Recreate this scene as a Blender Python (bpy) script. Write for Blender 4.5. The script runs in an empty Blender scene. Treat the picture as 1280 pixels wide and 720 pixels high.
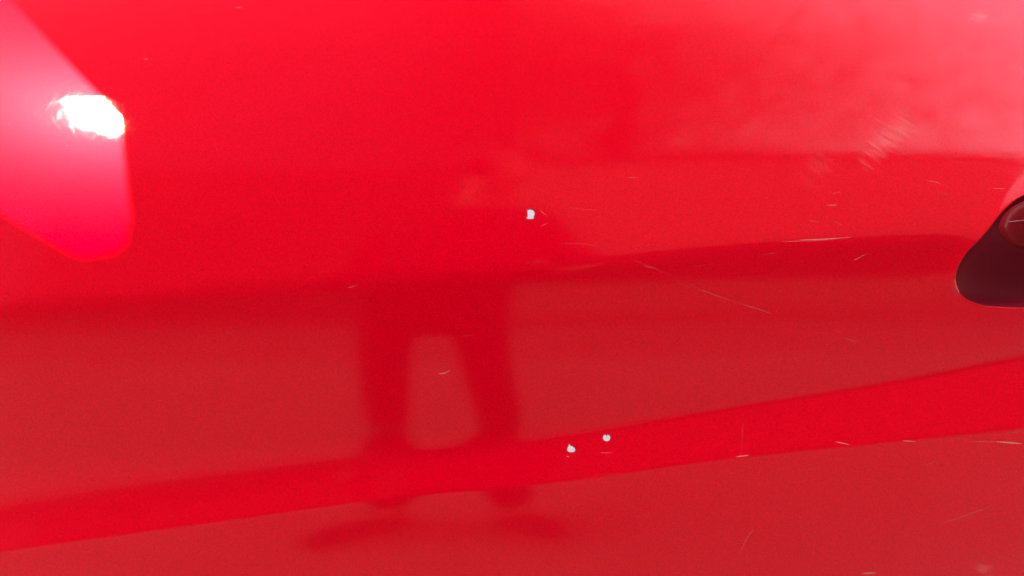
import bpy, bmesh, math, random
import numpy as np
from mathutils import Vector
from mathutils.geometry import delaunay_2d_cdt

random.seed(7)
scene = bpy.context.scene
COL = scene.collection

# ------------------------------------------------------------------ camera
CAM_D = 0.645          # metres from the lens to the door skin
CAM_Z = 0.85           # height of the lens
F = 960.0              # focal length in the units of the door's drawing grid
cam = bpy.data.cameras.new('camera')
cam.lens = 27.0
cam.sensor_width = 36.0
cam.clip_start = 0.02
cam.clip_end = 500.0
cam_o = bpy.data.objects.new('camera', cam)
cam_o.location = (0, -CAM_D, CAM_Z)
cam_o.rotation_euler = (math.radians(90), 0, 0)
cam.dof.use_dof = True
cam.dof.focus_distance = CAM_D
cam.dof.aperture_fstop = 1.3
COL.objects.link(cam_o)
scene.camera = cam_o

# ------------------------------------------------------------------ sky and sun
SUN_DIR = Vector((-0.51409, -0.64950, 0.56023)).normalized()   # towards the sun
sun_el = math.asin(SUN_DIR.z)
sun_rot = math.atan2(SUN_DIR.x, SUN_DIR.y)
world = bpy.data.worlds.new('World')
scene.world = world
world.use_nodes = True
wn = world.node_tree
wn.nodes.clear()
w_out = wn.nodes.new('ShaderNodeOutputWorld')
w_bg = wn.nodes.new('ShaderNodeBackground')
w_sky = wn.nodes.new('ShaderNodeTexSky')
w_sky.sky_type = 'NISHITA'
w_sky.sun_disc = False
w_sky.sun_elevation = sun_el
w_sky.sun_rotation = sun_rot
w_sky.air_density = 1.0
w_sky.dust_density = 1.0
w_bg.inputs['Strength'].default_value = 0.15
wn.links.new(w_sky.outputs[0], w_bg.inputs['Color'])
wn.links.new(w_bg.outputs[0], w_out.inputs['Surface'])

sun = bpy.data.lights.new('sun', 'SUN')
sun.energy = 2.0
sun.angle = math.radians(0.1)
sun.color = (1.0, 0.91, 0.74)
sun_o = bpy.data.objects.new('sun', sun)
sun_o.rotation_euler = (-SUN_DIR).to_track_quat('-Z', 'Y').to_euler()
sun_o.location = (-3, -4, 6)
COL.objects.link(sun_o)

vs = scene.view_settings
vs.view_transform = 'Standard'
vs.look = 'None'
vs.gamma = 1.0
vs.use_curve_mapping = False
vs.exposure = 4.48
vs.use_white_balance = True
vs.white_balance_temperature = 9500
vs.white_balance_tint = 10
scene.cycles.use_denoising = True
scene.cycles.max_bounces = 8
scene.cycles.transparent_max_bounces = 96
scene.cycles.sample_clamp_indirect = 4.0

# ------------------------------------------------------------------ helpers
def link(o, parent=None):
    COL.objects.link(o)
    if parent is not None:
        o.parent = parent
    return o

def tag(o, label=None, cat=None, group=None, kind=None):
    if label: o['label'] = label
    if cat: o['category'] = cat
    if group: o['group'] = group
    if kind: o['kind'] = kind
    return o

def empty(name, loc=(0, 0, 0)):
    o = bpy.data.objects.new(name, None)
    o.location = loc
    o.empty_display_size = 0.1
    return link(o)

def mesh_obj(name, verts, faces, mat, parent=None, smooth=False):
    me = bpy.data.meshes.new(name)
    me.from_pydata([tuple(v) for v in verts], [], [tuple(f) for f in faces])
    if smooth:
        me.polygons.foreach_set('use_smooth', [True] * len(me.polygons))
    me.materials.append(mat)
    me.update()
    o = bpy.data.objects.new(name, me)
    link(o, parent)
    if parent is not None:
        o.location = -Vector(parent.location)
    return o

def new_mat(name):
    m = bpy.data.materials.new(name)
    m.use_nodes = True
    nt = m.node_tree
    b = nt.nodes['Principled BSDF']
    return m, nt, b

def plain(name, col, rough=0.6, noise=0.0, scale=20.0, bump=0.0, metallic=0.0, coat=0.0, spec=0.3):
    m, nt, b = new_mat(name)
    b.inputs['Base Color'].default_value = (*col, 1)
    b.inputs['Roughness'].default_value = rough
    b.inputs['Metallic'].default_value = metallic
    b.inputs['Coat Weight'].default_value = coat
    if noise or bump:
        tc = nt.nodes.new('ShaderNodeTexCoord')
        nz = nt.nodes.new('ShaderNodeTexNoise')
        nz.inputs['Scale'].default_value = scale
        nz.inputs['Detail'].default_value = 6
        nt.links.new(tc.outputs['Object'], nz.inputs['Vector'])
        if noise:
            mx = nt.nodes.new('ShaderNodeMix'); mx.data_type = 'RGBA'
            mx.inputs[6].default_value = (*[c * (1 - noise) for c in col], 1)
            mx.inputs[7].default_value = (*[min(1, c * (1 + noise)) for c in col], 1)
            nt.links.new(nz.outputs['Fac'], mx.inputs[0])
            nt.links.new(mx.outputs[2], b.inputs['Base Color'])
        if bump:
            bp = nt.nodes.new('ShaderNodeBump')
            bp.inputs['Strength'].default_value = bump
            bp.inputs['Distance'].default_value = 0.01
            nt.links.new(nz.outputs['Fac'], bp.inputs['Height'])
            nt.links.new(bp.outputs['Normal'], b.inputs['Normal'])
    b.inputs['Specular IOR Level'].default_value = spec
    return m

# ------------------------------------------------------------------ car paint
COAT_R = 0.028
SWIRL = 0.024
SWIRL_F = 1500
def paint_material():
    m, nt, b = new_mat('red_car_paint')
    L = nt.links
    b.inputs['Base Color'].default_value = (0.66, 0.0016, 0.012, 1)
    b.inputs['Metallic'].default_value = 0.14
    b.inputs['Roughness'].default_value = 0.30
    b.inputs['Specular IOR Level'].default_value = 0.0075
    b.inputs['Coat Weight'].default_value = 1.0
    b.inputs['Coat Roughness'].default_value = COAT_R
    b.inputs['Coat IOR'].default_value = 1.33
    tc = nt.nodes.new('ShaderNodeTexCoord')
    # swirl marks: hair-fine polishing scratches in many directions
    prev = None
    for ang, off in ((4, 0.0), (-22, 3.1), (31, 7.7), (63, 1.9), (-58, 5.3), (88, 9.2)):
        mp = nt.nodes.new('ShaderNodeMapping')
        mp.inputs['Location'].default_value = (off, off * 0.7, off)
        mp.inputs['Rotation'].default_value = (0, math.radians(ang), 0)
        mp2 = nt.nodes.new('ShaderNodeMapping')
        mp2.inputs['Scale'].default_value = (22, 40, SWIRL_F)
        nz = nt.nodes.new('ShaderNodeTexNoise')
        nz.inputs['Scale'].default_value = 1.0
        nz.inputs['Detail'].default_value = 2.0
        L.new(tc.outputs['Object'], mp.inputs['Vector'])
        L.new(mp.outputs[0], mp2.inputs['Vector'])
        L.new(mp2.outputs[0], nz.inputs['Vector'])
        rp = nt.nodes.new('ShaderNodeMapRange')
        rp.inputs['From Min'].default_value = 0.64
        rp.inputs['From Max'].default_value = 0.76
        L.new(nz.outputs['Fac'], rp.inputs['Value'])
        if prev is None:
            prev = rp.outputs[0]
        else:
            ad = nt.nodes.new('ShaderNodeMath'); ad.operation = 'ADD'
            L.new(prev, ad.inputs[0]); L.new(rp.outputs[0], ad.inputs[1])
            prev = ad.outputs[0]
    # pigment and flake grain, a little dust
    gr = nt.nodes.new('ShaderNodeTexNoise')
    gr.inputs['Scale'].default_value = 900
    gr.inputs['Detail'].default_value = 2
    L.new(tc.outputs['Object'], gr.inputs['Vector'])
    gm = nt.nodes.new('ShaderNodeMix'); gm.data_type = 'RGBA'
    gm.inputs[6].default_value = (0.57, 0.0010, 0.0095, 1)
    gm.inputs[7].default_value = (0.75, 0.0020, 0.0138, 1)
    gw = nt.nodes.new('ShaderNodeMapRange')
    gw.inputs['From Min'].default_value = 0.36
    gw.inputs['From Max'].default_value = 0.64
    L.new(gr.outputs['Fac'], gw.inputs['Value'])
    L.new(gw.outputs[0], gm.inputs[0])
    vo = nt.nodes.new('ShaderNodeTexVoronoi')
    vo.inputs['Scale'].default_value = 62
    L.new(tc.outputs['Object'], vo.inputs['Vector'])
    vr = nt.nodes.new('ShaderNodeMapRange')
    vr.inputs['From Min'].default_value = 0.020
    vr.inputs['From Max'].default_value = 0.006
    vr.inputs['To Max'].default_value = 0.30
    L.new(vo.outputs['Distance'], vr.inputs['Value'])
    gd = nt.nodes.new('ShaderNodeMix'); gd.data_type = 'RGBA'
    gd.inputs[7].default_value = (0.65, 0.20, 0.17, 1)
    L.new(vr.outputs[0], gd.inputs[0])
    L.new(gm.outputs[2], gd.inputs[6])
    L.new(gd.outputs[2], b.inputs['Base Color'])
    # orange peel
    op = nt.nodes.new('ShaderNodeTexNoise')
    op.inputs['Scale'].default_value = 260
    op.inputs['Detail'].default_value = 1
    L.new(tc.outputs['Object'], op.inputs['Vector'])
    bp0 = nt.nodes.new('ShaderNodeBump')
    bp0.inputs['Strength'].default_value = 0.05
    bp0.inputs['Distance'].default_value = 0.0003
    L.new(op.outputs['Fac'], bp0.inputs['Height'])
    bp = nt.nodes.new('ShaderNodeBump')
    bp.inputs['Strength'].default_value = SWIRL
    bp.inputs['Distance'].default_value = 0.0003
    bp.invert = True
    L.new(prev, bp.inputs['Height'])
    L.new(bp0.outputs['Normal'], bp.inputs['Normal'])
    L.new(bp.outputs['Normal'], b.inputs['Coat Normal'])
    return m

PAINT = paint_material()
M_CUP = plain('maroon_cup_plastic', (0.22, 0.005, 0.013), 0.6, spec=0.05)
M_HANDLE = plain('maroon_gloss_lacquer', (0.090, 0.003, 0.005), 0.4, coat=0.05, spec=0.03)
M_PRIMER = plain('bare_white_primer', (0.58, 0.41, 0.44), 0.8, noise=0.35, scale=420)
M_CHIPEDGE = plain('broken_paint_edge', (0.16, 0.002, 0.006), 0.6)

def scratch_material(name, col, alpha):
    m, nt, b = new_mat(name)
    b.inputs['Base Color'].default_value = (*col, 1)
    b.inputs['Roughness'].default_value = 0.5
    b.inputs['Alpha'].default_value = alpha
    return m
M_SCR = scratch_material('scratched_clear_coat', (0.66, 0.10, 0.09), 0.44)
M_SCR_FAINT = scratch_material('faint_scratched_clear_coat', (0.62, 0.07, 0.07), 0.24)
M_SCR_BRIGHT = scratch_material('deep_scratched_clear_coat', (0.70, 0.18, 0.15), 0.7)

# ------------------------------------------------------------------ setting: ground
M_GROUND = plain('grey_concrete_paving', (0.22, 0.186, 0.15), 0.85, noise=0.25, scale=3.0, bump=0.3)
g = mesh_obj('ground', [(-60, -60, 0), (60, -60, 0), (60, 60, 0), (-60, 60, 0)], [(0, 1, 2, 3)], M_GROUND)
tag(g, kind='structure')

M_FADE_OUTER = plain('painted_shade_outer', (0.165, 0.14, 0.115), 0.9, noise=0.3, scale=6.0, bump=0.4)
fade_outer = mesh_obj('run', [(-12, -3.2, 0.004), (12, -3.2, 0.004), (12, -2.05, 0.004), (-12, -2.05, 0.004)], [(0, 1, 2, 3)], M_FADE_OUTER)  # added strip, shade towards the wall foot put into its colour
tag(fade_outer, kind='structure')
M_FADE_INNER = plain('painted_shade_inner', (0.085, 0.072, 0.06), 0.9, noise=0.35, scale=8.0, bump=0.4)
fade_inner = mesh_obj('shade_strip', [(-12, -3.2, 0.008), (12, -3.2, 0.008), (12, -2.66, 0.008), (-12, -2.66, 0.008)], [(0, 1, 2, 3)], M_FADE_INNER)  # second added strip, darker, so the painted shade deepens in steps
tag(fade_inner, kind='structure')

# ------------------------------------------------------------------ house opposite, seen mirrored in the paint
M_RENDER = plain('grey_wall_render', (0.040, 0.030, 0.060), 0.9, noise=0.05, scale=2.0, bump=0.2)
M_CLAD = plain('dark_painted_wall', (0.014, 0.011, 0.011), 0.8, noise=0.2, scale=4.0, bump=0.2)
M_YARD = plain('brown_stained_wall', (0.12, 0.075, 0.065), 0.85, noise=0.2, scale=4.0, bump=0.2)
M_DARKPL = plain('tarred_plinth', (0.03, 0.025, 0.023), 0.9, noise=0.3, scale=5.0, bump=0.3)
M_BAND = plain('dark_band_wall', (0.016, 0.013, 0.012), 0.9, noise=0.3, scale=5.0, bump=0.3)  # even near-black tone between plinth and lower wall
M_PLINTH = plain('grey_cement_plinth', (0.115, 0.097, 0.08), 0.9, noise=0.2, scale=5.0, bump=0.3)

def slab(name, outline, y0, y1, mat, parent):
    n = len(outline)
    vs_ = [(x, y0, z) for x, z in outline] + [(x, y1, z) for x, z in outline]
    fs = [tuple(range(n)), tuple(range(2 * n - 1, n - 1, -1))]
    for i in range(n):
        j = (i + 1) % n
        fs.append((i, i + n, j + n, j))
    o = mesh_obj(name, vs_, fs, mat, parent)
    bm = bmesh.new(); bm.from_mesh(o.data)
    bmesh.ops.recalc_face_normals(bm, faces=bm.faces)
    bm.to_mesh(o.data); bm.free()
    return o

WY = -3.0
XL = -2.712
XR = -0.15
house = empty('house', (-1.5, WY, 0))
tag(house, 'grey rendered house with darker lower wall, mirrored in the red paint, its end shaped to block the sun', 'house')
slab('upper_wall', [(XR, 2.80), (XR, 7.5), (-6.0, 7.5), (-6.0, 6.88), (-2.927, 3.814), (-2.807, 3.686),
                    (-2.745, 3.613), (-2.731, 3.569), (-2.713, 3.511), (XL, 2.80)], WY, WY - 0.25, M_RENDER, house)  # left edge slanted and notched so sun reaches only one door patch
slab('lower_wall', [(XR, 0.60), (XR, 2.797), (XL, 2.797), (XL, 0.60)], WY - 0.01, WY - 0.25, M_CLAD, house)
slab('plinth', [(XR, 0.0), (XR, 0.297), (XL, 0.297), (XL, 0.0)], WY + 0.02, WY - 0.25, M_DARKPL, house)
slab('plinth_band', [(XR, 0.30), (XR, 0.597), (XL, 0.597), (XL, 0.30)], WY, WY - 0.25, M_BAND, house)
blocker = empty('sun_blocker', (-4.2, WY, 0))
tag(blocker, 'added, unseen annex beyond the end of the grey house', 'blocker')
slab('sun_block_wall', [(-2.714, 0.0), (-2.714, 3.488), (-2.723, 3.478), (-2.751, 3.474), (-2.763, 3.479), (-2.832, 3.52), (-2.919, 3.573),
                    (-4.5, 4.46), (-6.6, 3.3), (-6.6, 0.0)], WY - 0.002, WY - 0.25, M_RENDER, blocker)  # added slab, top edge cut to bound the sunlit patch from below
yard = empty('garden_wall', (3, WY, 0))
tag(yard, 'dark garden wall with a brown upper screen, below the tree', 'wall')
slab('wall_face', [(8.0, 0.25), (8.0, 1.50), (XR + 0.003, 1.50), (XR + 0.003, 0.25)], WY - 0.01, WY - 0.22, M_CLAD, yard)
slab('upper_screen', [(8.0, 1.503), (8.0, 2.88), (XR + 0.003, 2.88), (XR + 0.003, 1.503)], WY - 0.02, WY - 0.20, M_YARD, yard)
slab('plinth', [(8.0, 0.0), (8.0, 0.247), (XR + 0.003, 0.247), (XR + 0.003, 0.0)], WY + 0.02, WY - 0.22, M_PLINTH, yard)
slab('coping', [(8.0, 2.883), (8.0, 2.94), (XR + 0.003, 2.94), (XR + 0.003, 2.883)], WY + 0.02, WY - 0.25, M_CLAD, yard)

slab('plinth', [(-2.714, 0.0), (-2.714, 0.297), (-6.6, 0.297), (-6.6, 0.0)], WY + 0.02, WY - 0.001, M_DARKPL, blocker)
slab('sky_block_slab', [(-3.25, 0.0), (-3.25, 7.4), (-7.5, 7.4), (-7.5, 0.0)], WY - 0.30, WY - 0.37, M_RENDER, blocker)  # added slab, blocks the sky glow beside the sun gap

# added tree behind the garden wall; its leaf gaps grade the mirrored sky
M_LEAF = plain('dark_green_leaf', (0.035, 0.055, 0.020), 0.7)
M_BARK = plain('brown_bark', (0.09, 0.065, 0.05), 0.9, noise=0.3, scale=12, bump=0.5)
tree = empty('added_tree', (0.7, -4.6, 0))
tag(tree, 'added tree behind the garden wall, thinned to the right to grade the sky light', 'tree')
rng = np.random.default_rng(11)
from statistics import NormalDist
NL = 440000
g2 = 1.32471795724474602596      # evenly spread leaves, no clumps larger than a twig
kk = np.arange(1, NL + 1)
inv = NormalDist().inv_cdf
qx = np.array([inv(min(max(v, 1e-6), 1 - 1e-6)) for v in (kk / g2) % 1.0])
qz = np.array([inv(min(max(v, 1e-6), 1 - 1e-6)) for v in (kk / g2 ** 2) % 1.0])
c = np.stack([-1.5 + 2.9 * qx, rng.normal(-4.6, 0.55, NL), 5.2 + 2.3 * qz], -1)
c = c[(c[:, 0] > -1.6) & (c[:, 2] > 2.0) & (c[:, 1] < -3.45) & (c[:, 0] < 6) & (c[:, 2] < 11.5)]
near = np.stack([rng.normal(-0.15, 0.42, 9000), rng.uniform(-2.90, -2.62, 9000), rng.uniform(2.95, 9.5, 9000)], -1)   # added leaves hiding the mirrored tone edge at the house corner
c = np.concatenate([c, near])
n = len(c)
u = rng.normal(size=(n, 3)); u /= np.linalg.norm(u, axis=1, keepdims=True)
w = rng.normal(size=(n, 3)); w = np.cross(u, w); w /= np.linalg.norm(w, axis=1, keepdims=True)
ln = rng.uniform(0.02, 0.031, (n, 1)); wd = ln * rng.uniform(0.45, 0.7, (n, 1))
q4 = np.stack([c - u * ln, c + w * wd, c + u * ln, c - w * wd], 1).reshape(-1, 3)
mesh_obj('crown', q4, np.arange(4 * n).reshape(-1, 4).tolist(), M_LEAF, tree)
def tube(run, radii, k=10):
    V = []; Fc = []
    for i, (p, rr) in enumerate(zip(run, radii)):
        d = Vector(run[min(i + 1, len(run) - 1)]) - Vector(run[max(i - 1, 0)]); d.normalize()
        a = d.orthogonal().normalized(); b = d.cross(a)
        for m_ in range(k):
            t = 2 * math.pi * m_ / k
            V.append(Vector(p) + a * rr * math.cos(t) + b * rr * math.sin(t))
    for i in range(len(run) - 1):
        for m_ in range(k):
            m2 = (m_ + 1) % k
            Fc.append((i * k + m_, i * k + m2, (i + 1) * k + m2, (i + 1) * k + m_))
    return V, Fc
V, Fc = tube([(0.7, -4.6, 0), (0.68, -4.6, 1.2), (0.72, -4.58, 2.4), (0.6, -4.6, 3.6), (0.66, -4.62, 5.2), (0.6, -4.6, 6.6)], [0.2, 0.16, 0.14, 0.11, 0.07, 0.02])
mesh_obj('trunk', V, Fc, M_BARK, tree, smooth=True)
for e in ((1.2, -4.7, 5.2), (0.9, -4.4, 6.5), (0.3, -5.2, 5.6), (-0.5, -4.9, 4.9)):
    z0 = 2.2 + 0.25 * e[2]
    V, Fc = tube([(0.7, -4.6, z0), (0.7 + (e[0] - 0.7) * 0.5, (e[1] - 4.6) / 2, (z0 + e[2]) / 2 - 0.1), e], [0.08, 0.05, 0.012], 7)
    mesh_obj('limb', V, Fc, M_BARK, tree, smooth=True)

# ------------------------------------------------------------------ car door skin
# The skin is drawn as a tilt profile (how far the metal leans back or under)
# along its three feature lines, then integrated to real depth.
def smooth(a, b, t):
    t = np.clip((t - a) / (b - a), 0, 1)
    return t * t * (3 - 2 * t)

def hermite(xs, ys):
    xs = np.array(xs, float); ys = np.array(ys, float)
    mm = np.gradient(ys, xs)
    def f(x):
        x = np.clip(np.asarray(x, float), xs[0], xs[-1] - 1e-6)
        i = np.clip(np.searchsorted(xs, x, side='right') - 1, 0, len(xs) - 2)
        h = xs[i + 1] - xs[i]; t = (x - xs[i]) / h
        return ((2*t**3 - 3*t**2 + 1) * ys[i] + (t**3 - 2*t**2 + t) * h * mm[i]
                + (-2*t**3 + 3*t**2) * ys[i + 1] + (t**3 - t**2) * h * mm[i + 1])
    return f
KX = [-500, 0, 300, 480, 700, 900, 1080, 1280, 1800]
l1 = hermite(KX, [415, 380, 357, 346, 330, 308, 296, 288, 262])   # shoulder crease
l2 = hermite(KX, [715, 639, 603, 579, 550, 515, 486, 449, 352])   # top of the swage band
l2w = hermite(KX, [95, 84, 66, 45, 24, 12, 9, 9, 9])               # how softly the band begins
l2t = hermite(KX, [7.5, 8, 8.8, 9, 9, 9, 9, 9, 9])                      # how far the band leans back
l3 = hermite(KX, [765, 690, 648, 623, 602, 574, 555, 534, 478])   # swage ridge

def tilt(px, py):
    a = l1(px); b = l2(px); c = l3(px)
    up = np.minimum(7.0 + 0.034 * (335 - (py - 0.30 * (a - 333))), 26)
    lo = -5.9 - 0.0225 * (py - 360 - 0.6 * (a - 333))
    t = up + (lo - up) * smooth(-14, 22, py - a)
    w = l2w(px)
    t = t + (l2t(px) - t) * smooth(-w, w * 0.5, py - b)
    bot = -5.0 - 0.045 * (py - c)
    t = t + (bot - t) * smooth(-3, 4, py - c)
    return np.radians(t)

PY0, PY1 = -440, 1010
def table(pxs):
    pxs = np.asarray(pxs, float)
    ys = np.arange(PY0, PY1 + 1.0, 1.0); n = len(ys); i0 = 360 - PY0
    T = np.zeros((n, len(pxs)))
    x0 = (pxs - 640) / F * CAM_D
    T[i0] = CAM_D + x0 * x0 / 20.0
    def der(D, py):
        tt = np.tan(tilt(pxs, py + 0 * pxs))
        return -tt * D / F / (1 + tt * (py - 360) / F)
    for i in range(i0, n - 1):
        k = der(T[i], ys[i]); T[i + 1] = T[i] + der(T[i] + k / 2, ys[i] + 0.5)
    for i in range(i0, 0, -1):
        k = der(T[i], ys[i]); T[i - 1] = T[i] - der(T[i] - k / 2, ys[i] - 0.5)
    return T

# outline of the handle recess on the drawing grid
CUP_CTRL = [(1280, 244), (1262, 256), (1248, 271), (1238, 284), (1225, 299), (1209, 315), (1199, 331), (1195, 345), (1196, 358),
            (1202, 368.5), (1213, 376.5), (1231, 382), (1253, 384), (1280, 384.5), (1340, 384), (1400, 378), (1452, 360), (1480, 330),
            (1478, 290), (1450, 254), (1405, 232), (1355, 224), (1315, 229)]
def closed_spline(c, n):
    out = []
    k = len(c)
    for i in range(k):
        p0, p1, p2, p3 = (np.array(c[(i + j - 1) % k], float) for j in range(4))
        for s in range(n):
            t = s / n
            out.append(0.5 * ((2*p1) + (-p0 + p2)*t + (2*p0 - 5*p1 + 4*p2 - p3)*t*t + (-p0 + 3*p1 - 3*p2 + p3)*t**3))
    return np.array(out)
CUP = closed_spline(CUP_CTRL, 8)

def cup_distance(px, py):
    """distance on the grid to the recess outline and the direction to it"""
    pts = np.stack([px, py], -1)
    a = CUP; b = np.roll(CUP, -1, 0)
    best = np.full(len(px), 1e9); bx = np.zeros(len(px)); by = np.zeros(len(px))
    for i in range(len(a)):
        ab = b[i] - a[i]
        t = np.clip(((pts - a[i]) @ ab) / (ab @ ab), 0, 1)
        d = pts - (a[i] + t[:, None] * ab)
        dd = np.hypot(d[:, 0], d[:, 1])
        m = dd < best
        best[m] = dd[m]; bx[m] = d[m, 0]; by[m] = d[m, 1]
    return best, bx, by

def rim(px, py):
    """how far the skin rolls into the recess near its outline (metres)"""
    r = np.zeros(len(px))
    near = (px > 1090) & (px < 1620) & (py > 130) & (py < 480)
    if near.any():
        d, dx, dy = cup_distance(px[near], py[near])
        q = np.clip((-dx - dy) / np.maximum(1.4142 * d, 1e-6), 0, 1)      # up and to the left of the recess
        q = q * q * (3 - 2 * q)
        r[near] = 0.0003 * np.exp(-d / 1.5) - q * 0.0022 * np.exp(-d / 15.0)
    return r

def P(px, py, with_rim=True):
    px = np.atleast_1d(np.asarray(px, float)); py = np.atleast_1d(np.asarray(py, float))
    u, inv = np.unique(px, return_inverse=True)
    T = table(u)
    f = py - PY0; i = np.clip(f.astype(int), 0, T.shape[0] - 2); t = f - i
    D = T[i, inv] * (1 - t) + T[i + 1, inv] * t
    if with_rim:
        D = D + rim(px, py)
    return np.stack([(px - 640) / F * D, D - CAM_D, CAM_Z - (py - 360) / F * D], -1)

def Nrm(px, py, h=1.0):
    px = np.atleast_1d(np.asarray(px, float)); py = np.atleast_1d(np.asarray(py, float))
    n = np.cross(P(px + h, py) - P(px - h, py), P(px, py + h) - P(px, py - h))
    n /= np.linalg.norm(n, axis=-1, keepdims=True)
    return np.where(n[:, 1:2] > 0, -n, n)

def axis(lo, hi, fine_lo, fine_hi, fine, coarse):
    a = np.arange(lo, fine_lo, coarse); b = np.arange(fine_lo, fine_hi, fine); c = np.arange(fine_hi, hi + coarse, coarse)
    return np.concatenate([a, b, c])
gx = axis(-700, 1900, -10, 1600, 5, 10)
gy = axis(-430, 1000, -10, 730, 2.5, 10)
HX0, HX1 = 1165.0, 1515.0      # opening in the regular grid around the handle
HY0, HY1 = 195.0, 415.0

GX, GY = np.meshgrid(gx, gy)
allp = P(GX.ravel(), GY.ravel())
verts = allp.reshape(len(gy), len(gx), 3)
alln = Nrm(GX.ravel(), GY.ravel()).reshape(len(gy), len(gx), 3)
nx, ny = len(gx), len(gy)
faces = []
for j in range(ny - 1):
    inj = gy[j] >= HY0 - 1e-6 and gy[j + 1] <= HY1 + 1e-6
    for i in range(nx - 1):
        if inj and gx[i] >= HX0 - 1e-6 and gx[i + 1] <= HX1 + 1e-6:
            continue
        a = j * nx + i
        faces.append((a, a + nx, a + nx + 1, a + 1))

# patch around the recess, triangulated against its outline
sx = gx[(gx >= HX0 - 1e-6) & (gx <= HX1 + 1e-6)]
sy = gy[(gy >= HY0 - 1e-6) & (gy <= HY1 + 1e-6)]
pts = []
border = []
ix = {}
for j, y in enumerate(sy):
    for i, x in enumerate(sx):
        edge = i in (0, len(sx) - 1) or j in (0, len(sy) - 1)
        if not edge:
            continue
        ix[(i, j)] = len(pts); pts.append((x, y))
ring = [(i, 0) for i in range(len(sx))] + [(len(sx) - 1, j) for j in range(1, len(sy))] + \
       [(i, len(sy) - 1) for i in range(len(sx) - 2, -1, -1)] + [(0, j) for j in range(len(sy) - 2, 0, -1)]
border = [ix[k] for k in ring]
inner_x, inner_y = np.meshgrid(np.arange(HX0 + 3, HX1 - 1, 3.0), np.arange(HY0 + 3, HY1 - 1, 3.0))
ixp, iyp = inner_x.ravel(), inner_y.ravel()
dist, _, _ = cup_distance(ixp, iyp)
def inside(px, py):
    c = np.zeros(len(px), bool)
    a = CUP; b = np.roll(CUP, -1, 0)
    for (x1, y1), (x2, y2) in zip(a, b):
        m = ((y1 > py) != (y2 > py))
        if m.any():
            xc = (x2 - x1) * (py - y1) / (y2 - y1 + 1e-12) + x1
            c ^= m & (px < xc)
    return c
keep = (~inside(ixp, iyp)) & (dist > 1.6)
# graded rings that follow the outline
ctr = CUP.mean(0)
tan = np.roll(CUP, -1, 0) - np.roll(CUP, 1, 0)
nrm2 = np.stack([tan[:, 1], -tan[:, 0]], -1); nrm2 /= np.linalg.norm(nrm2, axis=1, keepdims=True)
flip = ((CUP - ctr) * nrm2).sum(1) < 0
nrm2[flip] *= -1
ring_pts = []
for off in (0.7, 1.6, 2.8, 4.5):
    ring_pts.append(CUP + nrm2 * off)
RP = np.concatenate(ring_pts)
keep &= dist > 6.0
base_n = len(pts)
cup_ids = list(range(base_n, base_n + len(CUP)))
pts += [tuple(p) for p in CUP] + [tuple(p) for p in RP] + [(x, y) for x, y in zip(ixp[keep], iyp[keep])]
edges = [(cup_ids[i], cup_ids[(i + 1) % len(cup_ids)]) for i in range(len(cup_ids))]
edges += [(border[i], border[(i + 1) % len(border)]) for i in range(len(border))]
cv, ce, cf, _, _, _ = delaunay_2d_cdt([Vector(p) for p in pts], edges, [], 0, 1e-5)
cvx = np.array([v.x for v in cv]); cvy = np.array([v.y for v in cv])
cen = np.array([[np.mean(cvx[list(f)]), np.mean(cvy[list(f)])] for f in cf])
hole = inside(cen[:, 0], cen[:, 1])
pp = P(cvx, cvy); pn = Nrm(cvx, cvy, 0.6)
off = nx * ny
all_verts = np.concatenate([verts.reshape(-1, 3), pp])
all_norms = np.concatenate([alln.reshape(-1, 3), pn])
for f, h in zip(cf, hole):
    if not h:
        f = list(f)
        a, b2, c2 = (np.array([cvx[k], cvy[k]]) for k in f[:3])
        if (b2 - a)[0] * (c2 - a)[1] - (b2 - a)[1] * (c2 - a)[0] > 0:
            f.reverse()
        faces.append(tuple(k + off for k in f))
used = np.zeros(len(all_verts), bool)
for f in faces:
    for k in f: used[k] = True
remap = np.cumsum(used) - 1
faces = [tuple(int(remap[k]) for k in f) for f in faces]
all_verts = all_verts[used]; all_norms = all_norms[used]

door = empty('car_door', (0, 0, 0))
tag(door, 'glossy red car door with chipped paint and a recessed handle', 'car door')
panel = mesh_obj('outer_panel', all_verts, faces, PAINT, door, smooth=True)
panel.data.normals_split_custom_set_from_vertices([tuple(n) for n in all_norms])

# recess behind the handle
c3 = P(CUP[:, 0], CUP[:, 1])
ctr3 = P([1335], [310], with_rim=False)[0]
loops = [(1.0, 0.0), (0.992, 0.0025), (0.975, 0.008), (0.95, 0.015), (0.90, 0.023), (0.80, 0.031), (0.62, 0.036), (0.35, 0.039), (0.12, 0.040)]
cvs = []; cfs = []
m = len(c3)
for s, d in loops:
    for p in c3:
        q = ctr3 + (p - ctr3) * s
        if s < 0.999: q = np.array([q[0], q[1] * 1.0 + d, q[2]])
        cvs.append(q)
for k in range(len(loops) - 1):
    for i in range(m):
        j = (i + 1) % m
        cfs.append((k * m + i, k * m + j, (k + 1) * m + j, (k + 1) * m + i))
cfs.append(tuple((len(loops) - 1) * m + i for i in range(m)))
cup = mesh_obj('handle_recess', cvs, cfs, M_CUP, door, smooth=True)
cup['label'] = 'dark maroon hollow behind the handle'

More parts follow.
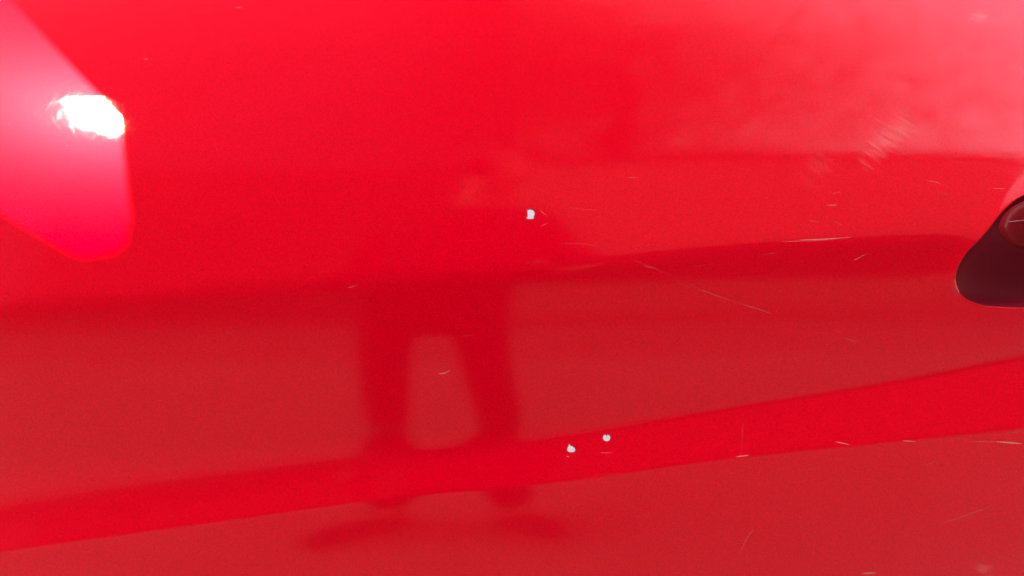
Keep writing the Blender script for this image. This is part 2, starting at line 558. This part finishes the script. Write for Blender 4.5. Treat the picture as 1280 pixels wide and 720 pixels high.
# pull handle: a rounded bar bridging the recess
def handle_bar():
    x0, x1 = 0.4085, 0.600
    zc_, hh = 0.901, 0.0225
    V = []; Fc = []
    nseg, nr = 40, 28
    for k in range(nseg + 1):
        t = k / nseg
        x = x0 + (x1 - x0) * (0.5 - 0.5 * math.cos(math.pi * t))
        e = min(x - x0, x1 - x)
        r = 0.030
        sc = math.sqrt(max(0.0, 1 - (1 - min(e / r, 1)) ** 2))
        sc = max(sc, 0.02)
        bow = math.sin(math.pi * (x - x0) / (x1 - x0))
        yc_ = -0.004 - 0.016 * bow
        for q in range(nr):
            a = 2 * math.pi * q / nr
            cz = math.copysign(abs(math.sin(a)) ** 0.8, math.sin(a)); cy = math.copysign(abs(math.cos(a)) ** 0.8, math.cos(a))
            V.append((x, yc_ + 0.0095 * cy * (0.35 + 0.65 * sc), zc_ + hh * cz * sc + 0.005 * bow))
    for k in range(nseg):
        for q in range(nr):
            q2 = (q + 1) % nr
            Fc.append((k * nr + q, k * nr + q2, (k + 1) * nr + q2, (k + 1) * nr + q))
    Fc.append(tuple(range(nr))); Fc.append(tuple(nseg * nr + q for q in range(nr - 1, -1, -1)))
    return V, Fc
V, Fc = handle_bar()
hb = mesh_obj('door_handle', V, Fc, M_HANDLE, door, smooth=True)
bm = bmesh.new(); bm.from_mesh(hb.data); bmesh.ops.recalc_face_normals(bm, faces=bm.faces); bm.to_mesh(hb.data); bm.free()
hb['label'] = 'dark maroon pull handle with a rounded end'

# thin ridge along the handle, its highlight painted as paler maroon
sv = []; sf = []
for k in range(41):
    t = k / 40
    x = 0.4105 + (0.598 - 0.4105) * t
    bow = math.sin(math.pi * (x - 0.4085) / (0.600 - 0.4085))
    e = min(x - 0.4085, 0.600 - x)
    sc = math.sqrt(max(0.0, 1 - (1 - min(e / 0.030, 1)) ** 2))
    yf = -0.004 - 0.016 * bow - 0.0095 * (0.35 + 0.65 * sc)
    z = 0.9045 + 0.005 * bow
    for dz, dy in ((-0.0006, 0.0004), (0.0, -0.0006), (0.0006, 0.0004)):
        sv.append((x, yf + dy, z + dz))
    if k:
        a0 = (k - 1) * 3
        sf += [(a0, a0 + 1, a0 + 4, a0 + 3), (a0 + 1, a0 + 2, a0 + 5, a0 + 4)]
mesh_obj('ridge_highlight', sv, sf, plain('painted_highlight', (0.24, 0.05, 0.07), 0.4), door, smooth=True)

# ------------------------------------------------------------------ paint damage on the skin
FX = np.arange(-20, 1320, 4.0)
FT = table(FX)
def P_fast(px, py):
    u = (px + 20) / 4.0; i = u.astype(int); s = u - i
    v = py - PY0; j = v.astype(int); t = v - j
    D = (FT[j, i] * (1 - s) + FT[j, i + 1] * s) * (1 - t) + (FT[j + 1, i] * (1 - s) + FT[j + 1, i + 1] * s) * t
    D = D + rim(px, py)
    return np.stack([(px - 640) / F * D, D - CAM_D, CAM_Z - (py - 360) / F * D], -1)

def on_skin(pts2, lift):
    a = np.array(pts2, float)
    x, y = a[:, 0], a[:, 1]
    n = np.cross(P_fast(x + 4, y) - P_fast(x - 4, y), P_fast(x, y + 1) - P_fast(x, y - 1))
    n /= np.linalg.norm(n, axis=-1, keepdims=True)
    n = np.where(n[:, 1:2] > 0, -n, n)
    return P_fast(x, y) + n * lift

def chip(outline, cx, cy, label):
    o = np.array(outline, float) + np.array([cx, cy])
    c = o.mean(0)
    big = c + (o - c) * 1.22 + np.array([0.2, -0.3])
    n = len(o)
    e0 = on_skin(big, 0.00003); e1 = on_skin(c + (o - c) * 1.03, 0.00016); e2 = on_skin(o, 0.00012)
    edge_v = list(e0) + list(e1) + list(e2)
    fs = []
    for k in range(2):
        for i in range(n):
            j = (i + 1) % n
            fs.append((k * n + i, k * n + j, (k + 1) * n + j, (k + 1) * n + i))
    ch = mesh_obj('paint_chip', edge_v, fs, M_CHIPEDGE, door)
    ch['label'] = label
    mid = on_skin([c], 0.00020)
    pv = list(on_skin(o, 0.00013)) + list(mid)
    fl = mesh_obj('primer', pv, [(i, (i + 1) % n, n) for i in range(n)], M_PRIMER, None)
    fl.parent = ch
    fl.location = (0, 0, 0)
    return ch
chip([(-4.2, -5.2), (-1.5, -6), (1.8, -5.4), (4.3, -3), (4.9, -0.2), (3.6, 1.8), (3.8, 5.3), (0, 5.9), (-4.4, 5.6), (-6.0, 4.9), (-3.8, 3.5), (-4.0, -1)], 663.5, 268.0,
     'largest white chip, above the shoulder crease')
chip([(-2.6, -5.4), (-1.2, -3.4), (2.0, -2.0), (4.8, 0.6), (4.9, 3.2), (2.4, 4.8), (-1.6, 5.0), (-4.6, 3.2), (-5.0, 0.6), (-3.4, -2.4)], 714.0, 560.5,
     'pear shaped white chip low on the swage band')
chip([(-3.4, -3.6), (-1.4, -4.0), (-0.4, -1.8), (0.6, -4.0), (3.2, -3.6), (4.6, -0.8), (3.8, 2.4), (0.8, 4.2), (-2.4, 3.6), (-4.6, 1.2), (-4.4, -1.6)], 758.3, 547.5,
     'small notched white chip at the top of the swage band')

def scratch(name, pts2, width, mat, taper=True):
    a = np.array(pts2, float)
    d = np.gradient(a, axis=0) if len(a) > 1 else a
    d /= np.maximum(np.linalg.norm(d, axis=1, keepdims=True), 1e-9)
    nn = np.stack([-d[:, 1], d[:, 0]], -1)
    k = np.linspace(0, 1, len(a))
    w = 0.78 * width * (np.sin(math.pi * np.clip(k, 0.03, 0.97)) ** 0.6 if taper else 1.0) * 0.5
    w = np.atleast_1d(w) * np.ones(len(a))
    le = on_skin(a + nn * w[:, None], 0.00008); ri = on_skin(a - nn * w[:, None], 0.00008)
    n = len(a)
    o = mesh_obj(name, list(le) + list(ri), [(i, i + 1, n + i + 1, n + i) for i in range(n - 1)], mat, door)
    return o

def line(x0, y0, x1, y1, bend=0.0, n=7):
    out = []
    dx, dy = x1 - x0, y1 - y0; l = math.hypot(dx, dy)
    for i in range(n):
        t = i / (n - 1); b = bend * 4 * t * (1 - t)
        out.append((x0 + dx * t - dy / l * b, y0 + dy * t + dx / l * b))
    return out


# the long broken scratch falling to the right
long_pts = [(786, 323, 812, 333, 0.8, 'f'), (806, 333, 822, 336, 1.3, 'm'), (820, 336, 842, 345, 0.9, 'f'), (850, 350, 874, 361, 0.8, 'f'),
            (872, 361, 912, 375, 1.3, 'm'), (912, 375, 932, 381, 0.9, 'f'), (930, 381, 964, 392, 1.4, 'm'), (984, 402, 1018, 406, 0.8, 'f'),
            (1020, 410, 1044, 417, 0.7, 'f'), (1053, 422, 1072, 428, 1.3, 'm'), (1094, 434, 1108, 437, 1.0, 'f')]
MM = {'f': M_SCR_FAINT, 'm': M_SCR, 'b': M_SCR_BRIGHT}
for x0, y0, x1, y1, w, k in long_pts:
    scratch('scratch', line(x0, y0, x1, y1, random.uniform(-0.6, 0.6)), w, MM[k])
# single scratches and nicks
single = [
    (978, 302, 1066, 296, 1.0, 2.4, 'm'), (1000, 300, 1050, 297.5, 0.4, 1.3, 'b'), (1066, 326, 1084, 317, 0, 1.8, 'm'), (950, 320, 972, 315, 0, 1.0, 'f'),
    (862, 333, 892, 330, 0, 0.8, 'f'), (990, 353, 1004, 349, 0, 1.1, 'f'),
    (548, 467, 562, 463, 1.5, 1.5, 'b'), (538, 461, 556, 459, 1.0, 1.0, 'f'), (434, 360, 446, 357, 0, 1.4, 'm'), (576, 421, 592, 418, 0, 1.0, 'f'),
    (920, 571, 936, 569, 0, 1.8, 'b'), (1044, 552, 1062, 556, 0, 1.6, 'b'), (1128, 551, 1144, 552, 0, 1.6, 'b'), (1246, 552, 1277, 554.5, 0, 2.2, 'b'),
    (1210, 552, 1250, 552, 0, 1.0, 'm'), (1250, 545, 1279, 537, 0, 1.4, 'f'), (1158, 581, 1172, 576, 0, 1.4, 'm'), (1008, 586, 1018, 586, 0, 1.4, 'm'),
    (1176, 654, 1236, 633, 1.0, 1.5, 'm'), (925, 693, 943, 660, -2.0, 1.4, 'm'), (926, 568, 929, 528, 0, 0.9, 'f'), (1022, 668, 1036, 664, 0, 0.9, 'f'),
    (972, 650, 1040, 668, 2, 0.8, 'f'), (1104, 690, 1110, 688, 0, 1.2, 'f'),
    (178, 72, 186, 72, 2.2, 1.3, 'm'), (293, 9, 304, 9, 0, 1.4, 'm'), (751, 566, 764, 566, 0, 1.6, 'm'), (707, 570, 711, 571, 0, 1.6, 'm'),
    (744, 594, 772, 592, 0, 1.0, 'f'), (1160, 225, 1176, 230, 0, 1.5, 'm'), (1172, 241, 1186, 242, 0, 1.0, 'f'), (1240, 236, 1256, 235, 0, 1.2, 'm'),
    (1034, 257, 1046, 256, 0, 2.4, 'm'), (1040, 242, 1050, 240, 0, 2.2, 'f'), (1012, 276, 1024, 278, 0, 1.2, 'm'), (1040, 275, 1054, 282, 0, 1.0, 'f'),
    (786, 222, 798, 222, 0, 1.3, 'm'), (804, 241, 816, 247, 0, 1.0, 'f'), (952, 168, 964, 166, 0, 1.2, 'f'), (1018, 178, 1030, 177, 0, 1.2, 'm'),
    (1072, 126, 1084, 126, 0, 1.0, 'f'), (865, 485, 876, 484, 0, 1.2, 'm'), (880, 506, 892, 504, 0, 1.0, 'f'), (1010, 12, 1026, 11, 0, 1.2, 'f'),
    (700, 255, 760, 262, 3, 0.8, 'f'), (674, 262, 684, 270, 0, 1.2, 'm'), (676, 283, 684, 279, 0, 1.2, 'm'), (700, 305, 760, 309, -2, 0.8, 'f'),
    (208, 645, 218, 644, 0, 1.2, 'f'), (290, 560, 308, 555, 0, 1.0, 'f'), (368, 505, 384, 510, 0, 0.9, 'f'), (84, 402, 96, 402, 0, 1.3, 'f'),
    (460, 434, 470, 433, 0, 0.9, 'f'), (640, 690, 652, 688, 0, 0.9, 'f'), (245, 292, 258, 293, 0, 0.8, 'f'), (448, 257, 456, 257, 0, 0.9, 'f'),
    (1077, 717, 1095, 716, 0, 2.6, 'b'),
]
for x0, y0, x1, y1, b, w, k in single:
    scratch('scratch', line(x0, y0, x1, y1, b), w, MM[k])

# scuffs: bundles of parallel rub marks
def scuff(cx, cy, n, ang, spread, length, mat, label):
    V = []; Fc = []
    ca, sa = math.cos(ang), math.sin(ang)
    for i in range(n):
        u = random.gauss(0, spread * 0.5); v = random.gauss(0, length * 0.18)
        l = length * random.uniform(0.3, 1.0) * 0.5; w = random.uniform(0.8, 3.4)
        x = cx + u * sa * 1.0 + v * ca; y = cy - u * ca + v * sa
        a = np.array(line(x - ca * l, y - sa * l, x + ca * l, y + sa * l, random.uniform(-0.6, 0.6), 5))
        nn = np.array([-sa, ca])
        k = np.sin(np.linspace(0.05, math.pi - 0.05, 5))[:, None] * w * 0.5
        lift = 0.00006 + i * 0.0000006
        le = on_skin(a + nn * k, lift); ri = on_skin(a - nn * k, lift)
        b0 = len(V); V += list(le) + list(ri)
        Fc += [(b0 + j, b0 + j + 1, b0 + 6 + j, b0 + 5 + j) for j in range(4)]
    o = mesh_obj('scuff_mark', V, Fc, mat, door)
    o['label'] = label
    return o
M_SCUFF = scratch_material('rubbed_clear_coat', (0.98, 0.42, 0.40), 0.022)
scuff(1100, 178, 120, math.radians(32), 34, 34, M_SCUFF, 'pale diagonal rub mark high on the panel')
scuff(1126, 165, 95, math.radians(32), 22, 34, M_SCUFF, 'pale diagonal rub mark high on the panel')
scuff(1024, 210, 60, math.radians(38), 30, 40, scratch_material('lightly_rubbed_clear_coat', (0.98, 0.40, 0.38), 0.008), 'very faint rub mark below the pale one')
scuff(1224, 20, 40, math.radians(8), 9, 22, M_SCUFF, 'small pale smudge near the top corner')
scuff(1231, 711, 40, math.radians(15), 10, 22, M_SCUFF, 'small pale smudge near the lower edge')

# ------------------------------------------------------------------ photographer, seen mirrored in the paint
M_SKIN = plain('skin', (0.22, 0.105, 0.065), 0.5)
M_COAT = plain('black_jacket_cloth', (0.012, 0.011, 0.013), 0.85, noise=0.2, scale=60, bump=0.2)
M_JEANS = plain('dark_trouser_cloth', (0.010, 0.010, 0.014), 0.85, noise=0.3, scale=80, bump=0.2)
M_HAIR = plain('dark_hair', (0.015, 0.010, 0.008), 0.6)
M_SHOE = plain('dark_shoe_leather', (0.02, 0.02, 0.02), 0.5)
M_SOLE = plain('grey_shoe_sole', (0.10, 0.09, 0.085), 0.7)
M_EYE = plain('eye', (0.05, 0.04, 0.04), 0.2)

def skin_obj(name, chains, mat, parent, root, sub=2):
    """chains: lists of (x, y, z, rx, ry); joints at the same place are shared"""
    V = []; R = []; E = []; key = {}
    for ch in chains:
        prev = None
        for x, y, z, rx, ry in ch:
            k = (round(x, 4), round(y, 4), round(z, 4))
            if k not in key:
                key[k] = len(V); V.append((x, y, z)); R.append((rx, ry))
            i = key[k]
            if prev is not None and prev != i: E.append((prev, i))
            prev = i
    me = bpy.data.meshes.new(name)
    me.from_pydata(V, E, [])
    me.materials.append(mat)
    o = bpy.data.objects.new(name, me)
    link(o, parent)
    if parent is not None: o.location = -Vector(parent.location)
    md = o.modifiers.new('skin', 'SKIN')
    if not me.skin_vertices: me.skin_vertices.new()
    for i, sv in enumerate(me.skin_vertices[0].data):
        sv.radius = R[i]; sv.use_root = (i == root)
    md.use_smooth_shade = True
    ss = o.modifiers.new('sub', 'SUBSURF'); ss.levels = sub; ss.render_levels = sub
    return o

person = empty('person', (-0.15, -1.0, 0))
tag(person, 'person in dark clothes photographing the door, mirrored as a dark figure', 'person')
PEL = (-0.15, -1.00, 0.90, 0.135, 0.10)
CHE = (-0.15, -0.99, 1.22, 0.150, 0.105)
NEB = (-0.125, -0.965, 1.355, 0.060, 0.058)
NEK = (-0.115, -0.945, 1.405, 0.050, 0.052)
hips = {-1: (-0.235, -1.00, 0.83), 1: (-0.075, -1.00, 0.83)}
knees = {-1: (-0.300, -0.970, 0.47), 1: (-0.070, -0.965, 0.47)}
ankles = {-1: (-0.312, -1.04, 0.085), 1: (-0.015, -1.02, 0.085)}
toes = {-1: (-0.470, -0.90, 0.035), 1: (0.105, -0.88, 0.035)}
shoulders = {-1: (-0.325, -0.98, 1.30), 1: (0.025, -0.97, 1.30)}
elbows = {-1: (-0.405, -1.00, 1.03), 1: (0.130, -0.94, 1.04)}
wrists = {-1: (-0.425, -0.955, 0.78), 1: (0.125, -0.735, 0.865)}
palms = {-1: (-0.425, -0.945, 0.70), 1: (0.092, -0.690, 0.852)}
body = [[PEL, (-0.15, -1.0, 1.05, 0.118, 0.09), CHE, NEB, NEK, (-0.080, -0.925, 1.445, 0.058, 0.066), (-0.070, -0.905, 1.495, 0.070, 0.088), (-0.070, -0.915, 1.545, 0.066, 0.080), (-0.070, -0.92, 1.578, 0.035, 0.045)]]
for s in (-1, 1):
    h, k, a, t = hips[s], knees[s], ankles[s], toes[s]
    body.append([PEL, (*h, 0.085, 0.09), (*k, 0.055, 0.058), (*a, 0.038, 0.042), ((a[0] + t[0]) / 2, (a[1] + t[1]) / 2, 0.045, 0.042, 0.03), (*t, 0.036, 0.022)])
    sh, el, wr, pa = shoulders[s], elbows[s], wrists[s], palms[s]
    body.append([CHE, (*sh, 0.060, 0.062), (*el, 0.043, 0.043), (*wr, 0.027, 0.024), (*pa, 0.034, 0.020)])
    if s == 1:
        # fingers curl round the phone's short side, thumb on its face
        for i, (dz, ln) in enumerate(((0.028, 0.9), (0.010, 1.0), (-0.009, 0.95), (-0.027, 0.75))):
            x, y, z = pa
            body.append([(*pa, 0.034, 0.020), (x + s * 0.002, y + 0.018, z + dz, 0.0095, 0.0095), (x - s * 0.006, y + 0.040 * ln, z + dz * 1.05, 0.0085, 0.0085), (x - s * 0.024, y + 0.046 * ln, z + dz * 1.05, 0.0075, 0.0075)])
        x, y, z = pa
        body.append([(*pa, 0.034, 0.020), (x - s * 0.012, y - 0.004, z + 0.034, 0.011, 0.011), (x - s * 0.030, y + 0.002, z + 0.030, 0.0095, 0.0095), (x - s * 0.045, y + 0.006, z + 0.022, 0.008, 0.008)])
    else:
        # free hand hangs relaxed, fingers slightly curled
        for i, (dy, ln) in enumerate(((0.026, 0.9), (0.009, 1.0), (-0.009, 0.95), (-0.026, 0.75))):
            x, y, z = pa
            body.append([(*pa, 0.020, 0.034), (x, y + dy, z - 0.040, 0.0095, 0.0095), (x + 0.006, y + dy + 0.004, z - 0.040 - 0.032 * ln, 0.0085, 0.0085), (x + 0.018, y + dy + 0.006, z - 0.040 - 0.056 * ln, 0.0075, 0.0075)])
        x, y, z = pa
        body.append([(*pa, 0.020, 0.034), (x + 0.012, y + 0.034, z - 0.010, 0.011, 0.011), (x + 0.020, y + 0.046, z - 0.036, 0.0095, 0.0095), (x + 0.026, y + 0.050, z - 0.056, 0.008, 0.008)])
skin_obj('body', body, M_SKIN, person, 0)
# jacket, trousers, shoes, hair
jk = [[(-0.17, -0.99, 0.50, 0.185, 0.120), (-0.17, -0.99, 0.56, 0.185, 0.125), (-0.16, -1.0, 0.72, 0.18, 0.125), (-0.15, -1.0, 0.82, 0.175, 0.125), (-0.15, -1.0, 0.92, 0.165, 0.12), (-0.15, -1.0, 1.06, 0.155, 0.115), (-0.15, -0.99, 1.22, 0.175, 0.122), (-0.13, -0.97, 1.345, 0.078, 0.072)]]
for s in (-1, 1):
    sh, el, wr = shoulders[s], elbows[s], wrists[s]
    cf_ = tuple(wr[i] + (el[i] - wr[i]) * 0.12 for i in range(3))
    jk.append([(-0.15, -0.99, 1.22, 0.175, 0.122), (*sh, 0.075, 0.075), (*el, 0.058, 0.058), (*cf_, 0.040, 0.038)] + ([(*palms[s], 0.044, 0.048), (palms[s][0], palms[s][1], palms[s][2] - 0.06, 0.034, 0.046)] if s < 0 else []))
skin_obj('jacket', jk, M_COAT, person, 4)
tr = [[(-0.15, -1.0, 0.93, 0.150, 0.112), (-0.15, -1.0, 0.84, 0.150, 0.112)]]
for s in (-1, 1):
    h, k, a = hips[s], knees[s], ankles[s]
    tr.append([(-0.15, -1.0, 0.84, 0.150, 0.112), (h[0], h[1], 0.74, 0.098, 0.10), (*k, 0.066 + 0.006 * s, 0.070), (a[0], a[1], 0.11, 0.061 + 0.008 * s, 0.062)])
skin_obj('trousers', tr, M_JEANS, person, 0)
for s in (-1, 1):
    a, t = ankles[s], toes[s]
    sh_o = skin_obj('shoe', [[(a[0], a[1] - 0.03, 0.07, 0.042, 0.045), (a[0], a[1] + 0.02, 0.06, 0.048, 0.048), ((a[0] + t[0]) / 2, (a[1] + t[1]) / 2, 0.052, 0.050, 0.038), (t[0], t[1] + 0.02, 0.045, 0.042, 0.030)]], M_SHOE, person, 0)
    d = Vector((t[0] - a[0], t[1] - a[1], 0)).normalized(); q = Vector((-d.y, d.x, 0))
    base_p = Vector((a[0], a[1], 0)) - d * 0.06
    ov = []
    for zz in (0.003, 0.026):
        for i in range(20):
            an = 2 * math.pi * i / 20
            u = 0.5 + 0.5 * math.cos(an)
            ov.append(base_p + d * (0.285 * u - 0.015) + q * (0.046 * math.sin(an) * (0.85 + 0.25 * u)) + Vector((0, 0, zz)))
    fs = [tuple(range(19, -1, -1)), tuple(range(20, 40))] + [(i, (i + 1) % 20, 20 + (i + 1) % 20, 20 + i) for i in range(20)]
    so = mesh_obj('sole', ov, fs, M_SOLE, None); so.parent = sh_o
skin_obj('hair', [[(-0.085, -0.962, 1.44, 0.060, 0.06), (-0.085, -0.955, 1.53, 0.078, 0.070), (-0.085, -0.920, 1.575, 0.070, 0.074), (-0.100, -0.865, 1.572, 0.055, 0.045), (-0.118, -0.842, 1.52, 0.056, 0.042), (-0.112, -0.850, 1.455, 0.046, 0.034)]], M_HAIR, person, 0)
for s in (-1, 1):
    bpy_m = bmesh.new(); bmesh.ops.create_uvsphere(bpy_m, u_segments=12, v_segments=8, radius=0.011)
    bmesh.ops.translate(bpy_m, verts=bpy_m.verts, vec=(-0.070 + s * 0.030, -0.826, 1.508))
    me = bpy.data.meshes.new('eye'); bpy_m.to_mesh(me); bpy_m.free(); me.materials.append(M_EYE)
    e = bpy.data.objects.new('eye', me); link(e, person); e.location = -Vector(person.location)
    bpy_m = bmesh.new(); bmesh.ops.create_uvsphere(bpy_m, u_segments=12, v_segments=8, radius=0.026)
    bmesh.ops.scale(bpy_m, verts=bpy_m.verts, vec=(0.35, 0.7, 1.2)); bmesh.ops.translate(bpy_m, verts=bpy_m.verts, vec=(-0.070 + s * 0.074, -0.915, 1.495))
    me = bpy.data.meshes.new('ear'); bpy_m.to_mesh(me); bpy_m.free(); me.materials.append(M_SKIN)
    e = bpy.data.objects.new('ear', me); link(e, person); e.location = -Vector(person.location)
skin_obj('nose', [[(-0.070, -0.822, 1.512, 0.008, 0.008), (-0.070, -0.808, 1.488, 0.012, 0.012), (-0.070, -0.815, 1.476, 0.012, 0.008)]], M_SKIN, person, 0)
skin_obj('mouth', [[(-0.092, -0.832, 1.452, 0.004, 0.004), (-0.070, -0.826, 1.451, 0.007, 0.006), (-0.048, -0.832, 1.452, 0.004, 0.004)]], plain('lips', (0.35, 0.12, 0.10), 0.5), person, 0)

# phone in the hands, lens side towards the door
M_PHONE = plain('black_phone_glass', (0.01, 0.01, 0.011), 0.15)
phone = empty('phone', (0, -0.665, 0.85))
tag(phone, 'dark phone held sideways in front of the person', 'phone')
bm = bmesh.new(); bmesh.ops.create_cube(bm, size=1.0)
bmesh.ops.scale(bm, verts=bm.verts, vec=(0.156, 0.009, 0.074))
bmesh.ops.bevel(bm, geom=list(bm.edges), offset=0.0035, segments=3, affect='EDGES')
me = bpy.data.meshes.new('phone_body'); bm.to_mesh(me); bm.free(); me.materials.append(M_PHONE)
link(bpy.data.objects.new('phone_body', me), phone)
bm = bmesh.new(); bmesh.ops.create_cone(bm, cap_ends=True, segments=24, radius1=0.008, radius2=0.007, depth=0.003)
bmesh.ops.rotate(bm, verts=bm.verts, cent=(0, 0, 0), matrix=__import__('mathutils').Matrix.Rotation(math.radians(90), 3, 'X'))
bmesh.ops.translate(bm, verts=bm.verts, vec=(0, 0.006, 0))
me = bpy.data.meshes.new('lens'); bm.to_mesh(me); bm.free(); me.materials.append(M_PHONE)
link(bpy.data.objects.new('lens', me), phone)
